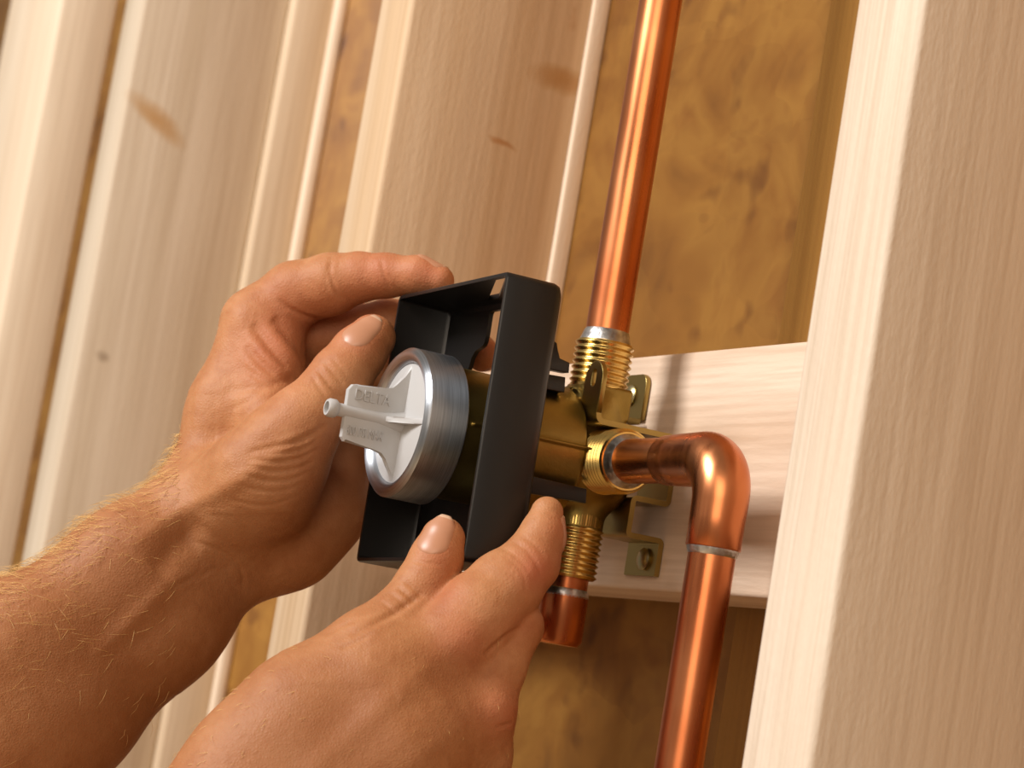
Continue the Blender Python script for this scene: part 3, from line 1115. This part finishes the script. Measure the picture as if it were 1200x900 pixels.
        bl = np.concatenate([bl, np.zeros(len(v2))]); tn = np.concatenate([tn, np.full(len(v2), 0.45)])
    me = np_mesh(c2w(v), q)
    v, n, px = v0, n0, px0
    for nm_, arr in (('blush', bl), ('tan', tn)):
        at_ = me.attributes.new(nm_, 'FLOAT', 'POINT')
        at_.data.foreach_set('value', np.clip(arr, 0, 0.9).astype(np.float32))
    o = link(name, me, M_skin, None, c2w(pc(*origin_px))[0] if np.ndim(c2w(pc(*origin_px))) > 1 else c2w(pc(*origin_px)))
    tag(o, label, 'hand')
    for (a_, b2, nrm, wdt, s0, s1) in nails:
        make_nail(o, J(a_), J(b2), nrm, wdt, s0, s1, Fd, out)
    return o, v, n, px


def make_nail(parent, A, B, nrm, wdt, s0, s1, Fd, fld):
    """curved plate on the distal segment A->B (camera metric); nrm approx outward direction"""
    (a, ra), (b_, rb) = A, B
    ax = b_ - a; L = np.linalg.norm(ax); ax /= L
    nrm = np.array(nrm, float); nrm -= ax * (nrm @ ax); nrm /= np.linalg.norm(nrm)
    sd = np.cross(ax, nrm)
    nu, nv = 15, 17
    rads = np.linspace(max(ra, rb) * 2.2, 0.2, 70)

    def surf(along, d):
        P = a + ax * along + rads[:, None] * d
        ii = (P - Fd.lo) / Fd.h
        i0 = np.clip(np.floor(ii).astype(int), 0, Fd.n - 2)
        fr = np.clip(ii - i0, 0, 1)
        val = 0
        for di in (0, 1):
            for dj in (0, 1):
                for dk in (0, 1):
                    w_ = (fr[:, 0] if di else 1 - fr[:, 0]) * (fr[:, 1] if dj else 1 - fr[:, 1]) * (fr[:, 2] if dk else 1 - fr[:, 2])
                    val = val + w_ * fld[i0[:, 0] + di, i0[:, 1] + dj, i0[:, 2] + dk]
        k = np.argmax(val < 0)
        if val[k] >= 0:
            return 0.0
        if k == 0:
            return rads[0]
        t = val[k - 1] / (val[k - 1] - val[k])
        return rads[k - 1] + t * (rads[k] - rads[k - 1])
    RR = np.zeros((nu, nv)); PH = np.zeros((nu, nv)); AL = np.zeros(nu)
    for i in range(nu):
        s = i / (nu - 1)
        AL[i] = along = s0 + (s1 - s0) * s           # mm from A
        # outline: rounded cuticle at s=0, rounded free edge at s=1
        hw = (1 - max(0, (0.34 - s) / 0.34) ** 2.2 * 0.72) * (1 - max(0, (s - 0.74) / 0.26) ** 2.2 * 0.55)
        t = np.clip(along / L, 0, 1)
        r = ra + (rb - ra) * t
        for j in range(nv):
            w_ = (j / (nv - 1) * 2 - 1)
            PH[i, j] = w_ * wdt * hw / r * 0.5
            RR[i, j] = surf(along, math.cos(PH[i, j]) * nrm + math.sin(PH[i, j]) * sd)
    # the plate is straighter along its length than the fingertip
    for j in range(nv):
        for i in range(1, nu):
            RR[i, j] = max(RR[i, j], RR[i - 1, j] - 0.42 * (AL[i] - AL[i - 1]))
    top, bot = [], []
    for i in range(nu):
        for j in range(nv):
            w_ = (j / (nv - 1) * 2 - 1)
            s = i / (nu - 1)
            up = 0.32 - 0.5 * abs(w_) ** 5 - 0.45 * max(0, 1 - s / 0.12)
            p = a + ax * AL[i] + (RR[i, j] + up) * (math.cos(PH[i, j]) * nrm + math.sin(PH[i, j]) * sd)
            top.append(p)
            bot.append(p - 0.9 * nrm)
    n = len(top)
    quads = []
    for i in range(nu - 1):
        for j in range(nv - 1):
            k = i * nv + j
            quads.append((k, k + 1, k + nv + 1, k + nv))
            quads.append((n + k, n + k + nv, n + k + nv + 1, n + k + 1))
    for i in range(nu - 1):
        for j in (0, nv - 1):
            k = i * nv + j
            quads.append((k, k + nv, n + k + nv, n + k))
    for j in range(nv - 1):
        for i in (0, nu - 1):
            k = i * nv + j
            quads.append((k, n + k, n + k + 1, k + 1))
    me = np_mesh(c2w(np.array(top + bot)), np.array(quads))
    bm = bmesh.new(); bm.from_mesh(me)
    bmesh.ops.recalc_face_normals(bm, faces=bm.faces[:]); bm.to_mesh(me); bm.free()
    lo = (np.array(parent.location) * 1000); lo[2] -= ZOFF
    o = link('fingernail', me, M_nail, parent, lo)
    me.materials.append(M_nailtip)
    for k, p in enumerate(me.polygons):
        i = min(p.vertices) % n // nv
        if i >= nu - 2:
            p.material_index = 1
    return o


# --- left hand (upper), palm side towards the camera
Lpalm = [
    # forearm as two parallel masses
    dict(p=[(-420, 1030, 880, 96), (-150, 868, 930, 78), (-60, 815, 945, 70), (28, 756, 958, 63), (150, 663, 973, 54), (226, 598, 984, 48)], k=24),
    dict(p=[(-360, 1120, 885, 100), (-95, 950, 935, 80), (-10, 892, 950, 74), (80, 832, 965, 66), (192, 727, 982, 58), (268, 648, 994, 50)], k=24),
    # metacarpals
    dict(p=[(228, 592, 988, 46), (262, 480, 1000, 36), (300, 380, 1008, 38)], k=12),
    dict(p=[(245, 600, 998, 44), (290, 500, 1012, 38), (322, 402, 1024, 38)], k=12),
    dict(p=[(265, 620, 1002, 46), (315, 530, 1020, 38), (345, 450, 1034, 36)], k=12),
    dict(p=[(290, 640, 1000, 50), (345, 580, 1016, 44), (372, 520, 1030, 36)], k=12),
    # hypothenar, heel
    dict(p=[(280, 645, 996, 50), (340, 630, 1000, 52), (376, 590, 1006, 50), (385, 545, 1014, 46)], k=12),
    # thenar
    dict(p=[(250, 590, 976, 44), (300, 555, 968, 48), (345, 508, 966, 42)], k=12),
    dict(p=[(262, 610, 984, 46), (312, 575, 975, 46), (340, 540, 972, 40)], k=12),
    # web between thumb and index
    dict(p=[(310, 480, 990, 34), (318, 430, 1000, 30), (322, 400, 1006, 28)], k=10),
]
Lf = [
    dict(p=[(335, 515, 967, 43), (362, 488, 968, 40), (400, 441, 974, 36), (420, 414, 978, 32), (436, 396, 982, 28)], k=8),       # thumb
    dict(p=[(300, 378, 1012, 39), (345, 345, 1010, 38), (388, 333, 1006, 36), (420, 325, 1003, 29), (452, 323, 1000, 25.5), (490, 323, 995, 22.5), (514, 329, 993, 18.5)], k=6),   # index
    dict(p=[(322, 402, 1024, 37), (400, 390, 1026, 30), (455, 378, 1020, 27), (510, 380, 1020, 25), (545, 398, 1010, 23), (566, 416, 998, 20)], k=4),
    dict(p=[(345, 450, 1034, 36), (425, 440, 1044, 30), (500, 445, 1034, 26), (548, 462, 1016, 22)], k=4),
    dict(p=[(372, 520, 1030, 34), (432, 505, 1040, 26), (490, 512, 1034, 23), (530, 528, 1020, 20)], k=4),
]
Lcre = [
    # thumb IP folds
    ([(372, 432), (382, 446), (396, 462), (404, 470)], 2.2, 0.7), ([(380, 424), (391, 437), (404, 452)], 2.0, 0.55), ([(366, 440), (374, 455), (386, 470)], 2.0, 0.4),
    ([(388, 418), (398, 430), (408, 440)], 1.6, 0.3),
    # index finger joints
    ([(389, 300), (387, 320), (394, 340), (404, 352)], 2.2, 0.6), ([(447, 304), (450, 322), (458, 338)], 2.0, 0.55), ([(384, 310), (382, 330), (386, 345)], 1.8, 0.3),
    ([(326, 350), (340, 362), (362, 372), (380, 376)], 2.6, 0.9),
    # web folds: soft tendons and hollows
    ([(296, 380), (312, 400), (334, 424), (352, 438)], 6.0, 1.5), ([(288, 404), (304, 424), (324, 440), (344, 446)], 5.0, 0.9),
    ([(320, 372), (336, 390), (352, 408), (360, 428)], 7.0, 1.3), ([(282, 428), (302, 442), (324, 450)], 4.0, 0.5),
    ([(352, 440), (326, 450), (296, 455), (262, 458)], 5.0, 0.6), ([(270, 480), (290, 470), (310, 455)], 4.0, 0.35),
    # thumb base folds and wrist creases
    ([(381, 497), (368, 508), (340, 520), (290, 530)], 3.2, 0.8), ([(374, 512), (360, 524), (335, 530), (304, 533)], 2.4, 0.6),
    ([(371, 526), (352, 537), (325, 541), (292, 538)], 2.2, 0.55), ([(367, 541), (345, 550), (318, 552), (288, 546)], 2.2, 0.45),
    ([(362, 553), (340, 562), (312, 563), (284, 556)], 2.2, 0.4), ([(356, 566), (332, 575), (305, 575), (280, 568)], 2.2, 0.35),
    ([(350, 580), (325, 590), (300, 592), (270, 585)], 2.2, 0.3),
    ([(352, 512), (305, 545), (262, 572), (205, 602), (150, 640)], 10, -0.9), ([(238, 612), (212, 636), (180, 668)], 15, 1.5),
    ([(236, 690), (200, 722), (150, 766)], 14, 0.6), ([(215, 668), (170, 712), (110, 770)], 9, -0.5),
    ([(284, 690), (284, 672), (272, 655), (250, 642), (226, 634)], 2.6, 0.5), ([(232, 650), (222, 630), (214, 606), (204, 585)], 7, 0.5),
    ([(236, 668), (220, 680), (200, 690)], 2.6, 0.35), ([(255, 665), (240, 672), (226, 684)], 2.4, 0.3),
]
Lblush = [(440, 318, 40, 0.5, 'r'), (505, 320, 28, 0.55, 'r'), (425, 395, 26, 0.35, 'r'), (320, 415, 45, 0.45, 'r'), (340, 360, 40, 0.35, 'r'), (400, 560, 60, 0.25, 'r'), (560, 410, 30, 0.6, 'r'),
          (400, 370, 40, 0.3, 'r'),
          (60, 720, 150, 0.55, 't'), (180, 640, 70, 0.5, 't'), (120, 820, 120, 0.35, 't'), (380, 600, 70, 0.3, 't')]  # darker patches: tanned skin plus painted shade low on the forearm
zN = (0, 0, -1)
Lnails = [((400, 441, 974, 36), (436, 396, 981, 28), (-0.42, 0.22, -1), 11.8, 7.5, 25.0),
          ((452, 323, 1000, 25.5), (514, 329, 993, 18.5), (0.0, 1.0, 0.38), 11.5, 11.0, 24.0),
          ((545, 398, 1010, 23), (566, 416, 998, 20), (0.4, 0.5, 0.75), 10.5, 3.0, 15.0),
          ((500, 445, 1034, 26), (548, 462, 1016, 22), (0.1, 0.3, 1), 11, 10.0, 25.0),
          ((490, 512, 1034, 23), (530, 528, 1020, 20), (0.1, 0.1, 1), 9, 8.0, 21.0)]
lh, lv, ln_, lpx = arm('left_hand', Lpalm, Lf, Lcre, Lblush, Lnails, 0.85,
                       'bare left hand and hairy forearm gripping the top and far side of the black guard',
                       ((-235, -200, 850), (60, 80, 1100)), (240, 620, 990), bulges=[(375, 470, 22, 0.4), (280, 372, 16, 0.8), (265, 585, 30, 0.5)],
                       ext=([[(28, 756, 958, 63), (-60, 815, 945, 70), (-150, 868, 930, 78), (-420, 1030, 880, 96), (-640, 1170, 840, 92)],
                             [(80, 832, 965, 66), (-10, 892, 950, 74), (-95, 950, 935, 80), (-360, 1120, 885, 100), (-590, 1270, 845, 92)]], 0, -212.0))

# --- right hand (lower), back towards the camera
Rpalm = [
    dict(p=[(530, 750, 886, 44), (440, 818, 876, 56), (360, 900, 868, 66), (270, 1010, 862, 70)], k=16),
    dict(p=[(566, 832, 882, 33), (470, 890, 870, 62), (380, 970, 866, 74), (300, 1060, 862, 80)], k=16),
    dict(p=[(560, 890, 888, 36), (480, 960, 880, 58), (400, 1040, 874, 72)], k=16),
    dict(p=[(540, 955, 893, 34), (470, 1010, 886, 54), (420, 1070, 880, 66)], k=16),
    dict(p=[(425, 768, 884, 44), (348, 836, 876, 56), (288, 905, 870, 62), (220, 1000, 862, 70)], k=16),
    dict(p=[(450, 775, 888, 40), (500, 765, 892, 38)], k=12),
    dict(p=[(270, 1010, 862, 76), (130, 1150, 846, 88), (-150, 1420, 806, 104)], k=24),
    dict(p=[(360, 1060, 866, 84), (215, 1210, 850, 94), (-60, 1490, 810, 106)], k=24),
]
Rf = [
    dict(p=[(425, 768, 884, 42), (470, 722, 890, 35), (498, 686, 895, 34), (511, 656, 898, 31), (519, 632, 900, 26.5)], k=7),
    dict(p=[(530, 750, 886, 46), (560, 720, 890, 49), (591, 689, 895, 44), (621, 659, 899, 34.5), (635, 628, 902, 26.5), (641, 601, 905, 19.5)], k=7),
    dict(p=[(566, 832, 882, 33), (584, 785, 888, 31), (606, 734, 896, 30), (602, 704, 916, 26), (590, 694, 938, 22)], k=6),
    dict(p=[(560, 890, 888, 35), (572, 815, 908, 29), (566, 760, 930, 25), (556, 742, 950, 21)], k=5),
    dict(p=[(540, 955, 893, 32), (545, 880, 915, 26), (535, 830, 935, 22), (525, 815, 950, 19)], k=5),
]
Rcre = [
    ([(580, 640), (596, 646), (612, 660), (622, 680)], 2.4, 0.35), ([(600, 634), (616, 644), (628, 660), (634, 676)], 2.2, 0.4), ([(590, 650), (604, 660), (614, 676), (616, 694)], 2.2, 0.3),
    ([(612, 628), (628, 640), (640, 655)], 2.2, 0.3),
    # thumb IP folds
    ([(474, 680), (486, 690), (498, 700)], 2.2, 0.6), ([(466, 688), (478, 698), (488, 706)], 2.2, 0.6), ([(456, 694), (470, 705), (478, 712)], 2.0, 0.45), ([(484, 657), (500, 660), (520, 662)], 2.0, 0.35),
    ([(444, 704), (456, 712), (466, 720)], 2.0, 0.4),
    # index / thumb line and index / middle line
    ([(496, 694), (472, 712), (447, 727), (410, 746)], 4.0, 0.9), ([(566, 768), (585, 752), (606, 736)], 2.6, 0.8),
    ([(438, 742), (420, 752), (398, 760)], 2.6, 0.4),
    ([(420, 726), (400, 734), (380, 745)], 2.4, 0.35),
    ([(536, 752), (480, 800), (400, 870), (350, 920)], 13, -0.4), ([(560, 840), (490, 890), (430, 940)], 13, -0.3), ([(520, 800), (460, 850), (410, 900)], 16, 0.25),
    ([(600, 846), (590, 850), (580, 852)], 2.5, 0.6),
]
Rblush = [(628, 668, 26, 0.75, 'r'), (655, 620, 20, 0.35, 'r'), (515, 640, 26, 0.45, 'r'), (545, 750, 34, 0.45, 'r'), (590, 835, 34, 0.5, 'r'), (520, 690, 30, 0.3, 'r'), (610, 730, 30, 0.25, 'r'),
          (330, 880, 120, 0.55, 't'), (430, 880, 100, 0.4, 't'), (500, 830, 70, 0.2, 't')]
Rnails = [((498, 686, 895, 33), (519, 632, 900, 26.5), (-0.42, -0.05, -1), 12.5, 8.0, 24.0),
          ((622, 660, 899, 33), (641, 601, 905, 19.5), (1, 0.1, 0.30), 11, 6.0, 19.0),
          ((602, 704, 916, 26), (590, 694, 938, 22), (0.4, -1, 0.2), 10, 2.0, 14.0)]
rh, rv, rn_, rpx = arm('right_hand', Rpalm, Rf, Rcre, Rblush, Rnails, 0.85,
                       'bare right hand with index finger pressed along the lower corner of the black guard',
                       ((-185, -240, 780), (60, 30, 1000)), (330, 900, 875), bulges=[(548, 752, 24, 0.9), (588, 832, 18, 0.9), (622, 672, 12, 0.5), (430, 735, 26, 0.5)],
                       ext=([[(270, 1010, 862, 76), (130, 1150, 846, 88), (-150, 1420, 806, 104), (-360, 1640, 776, 100)],
                             [(360, 1060, 866, 84), (215, 1210, 850, 94), (-60, 1490, 810, 106), (-280, 1710, 780, 100)]], 1, -212.0))

# --- body hair


def hairs(parent, v, n, px, test, count, seed, dirpx, length, lift):
    rng = np.random.default_rng(seed)
    w = test(px, v, n)
    w = np.clip(w, 0, None)
    ids = rng.choice(len(v), count, p=w / w.sum())
    verts, faces = [], []
    for i in ids:
        p = v[i]; nn = n[i]
        d = np.array([dirpx[0], dirpx[1], 0.0]) + rng.normal(0, 0.32, 3)
        d -= nn * (d @ nn); d /= np.linalg.norm(d) + 1e-9
        L = length * rng.uniform(0.5, 1.25)
        lf = lift * rng.uniform(0.5, 1.6)
        r = rng.uniform(0.07, 0.12)
        pts = [p - nn * 0.3, p + d * L * 0.4 + nn * lf * L * 0.45, p + d * L * 0.95 + nn * lf * L * 0.62]
        sdv = np.cross(d, nn)
        b0 = len(verts)
        for k, q in enumerate(pts[:2]):
            rr = r * (1 - 0.3 * k)
            for a in range(3):
                t = 2 * math.pi * a / 3
                verts.append(q + rr * (math.cos(t) * sdv + math.sin(t) * nn))
        verts.append(pts[2])
        for a in range(3):
            c_ = (a + 1) % 3
            faces.append((b0 + a, b0 + c_, b0 + 3 + c_, b0 + 3 + a))
            faces.append((b0 + 3 + a, b0 + 3 + c_, b0 + 6))
    me = bpy.data.meshes.new('m')
    me.from_pydata([tuple(x) for x in c2w(np.array(verts))], [], faces)
    lo = np.array(parent.location) * 1000; lo[2] -= ZOFF
    o = link('body_hair', me, M_hair, parent, lo)
    o['kind'] = 'stuff'
    o['label'] = 'fine blond hairs on the skin'


def lt(px, v, n):
    # outer (hairy) side of the forearm: above the line through its middle
    s = (px[:, 1] - (690 - 0.80 * (px[:, 0] - 0)))      # distance below the upper contour
    return np.where((px[:, 0] < 215) & (px[:, 0] > -200), np.exp(-np.clip(s, 0, None) / 55.0) + 0.02, 0.0) * (px[:, 1] > 505)


hairs(lh, lv, ln_, lpx, lt, 3000, 5, (-0.85, -0.30), 9.0, 0.40)


def rt(px, v, n):
    return np.where((px[:, 1] > 745) & (px[:, 0] < 610) & (v[:, 2] < 905), 1.0 + 2.0 * (px[:, 0] < 330), 0.0)


hairs(rh, rv, rn_, rpx, rt, 900, 8, (-0.6, -0.5), 4.2, 0.30)
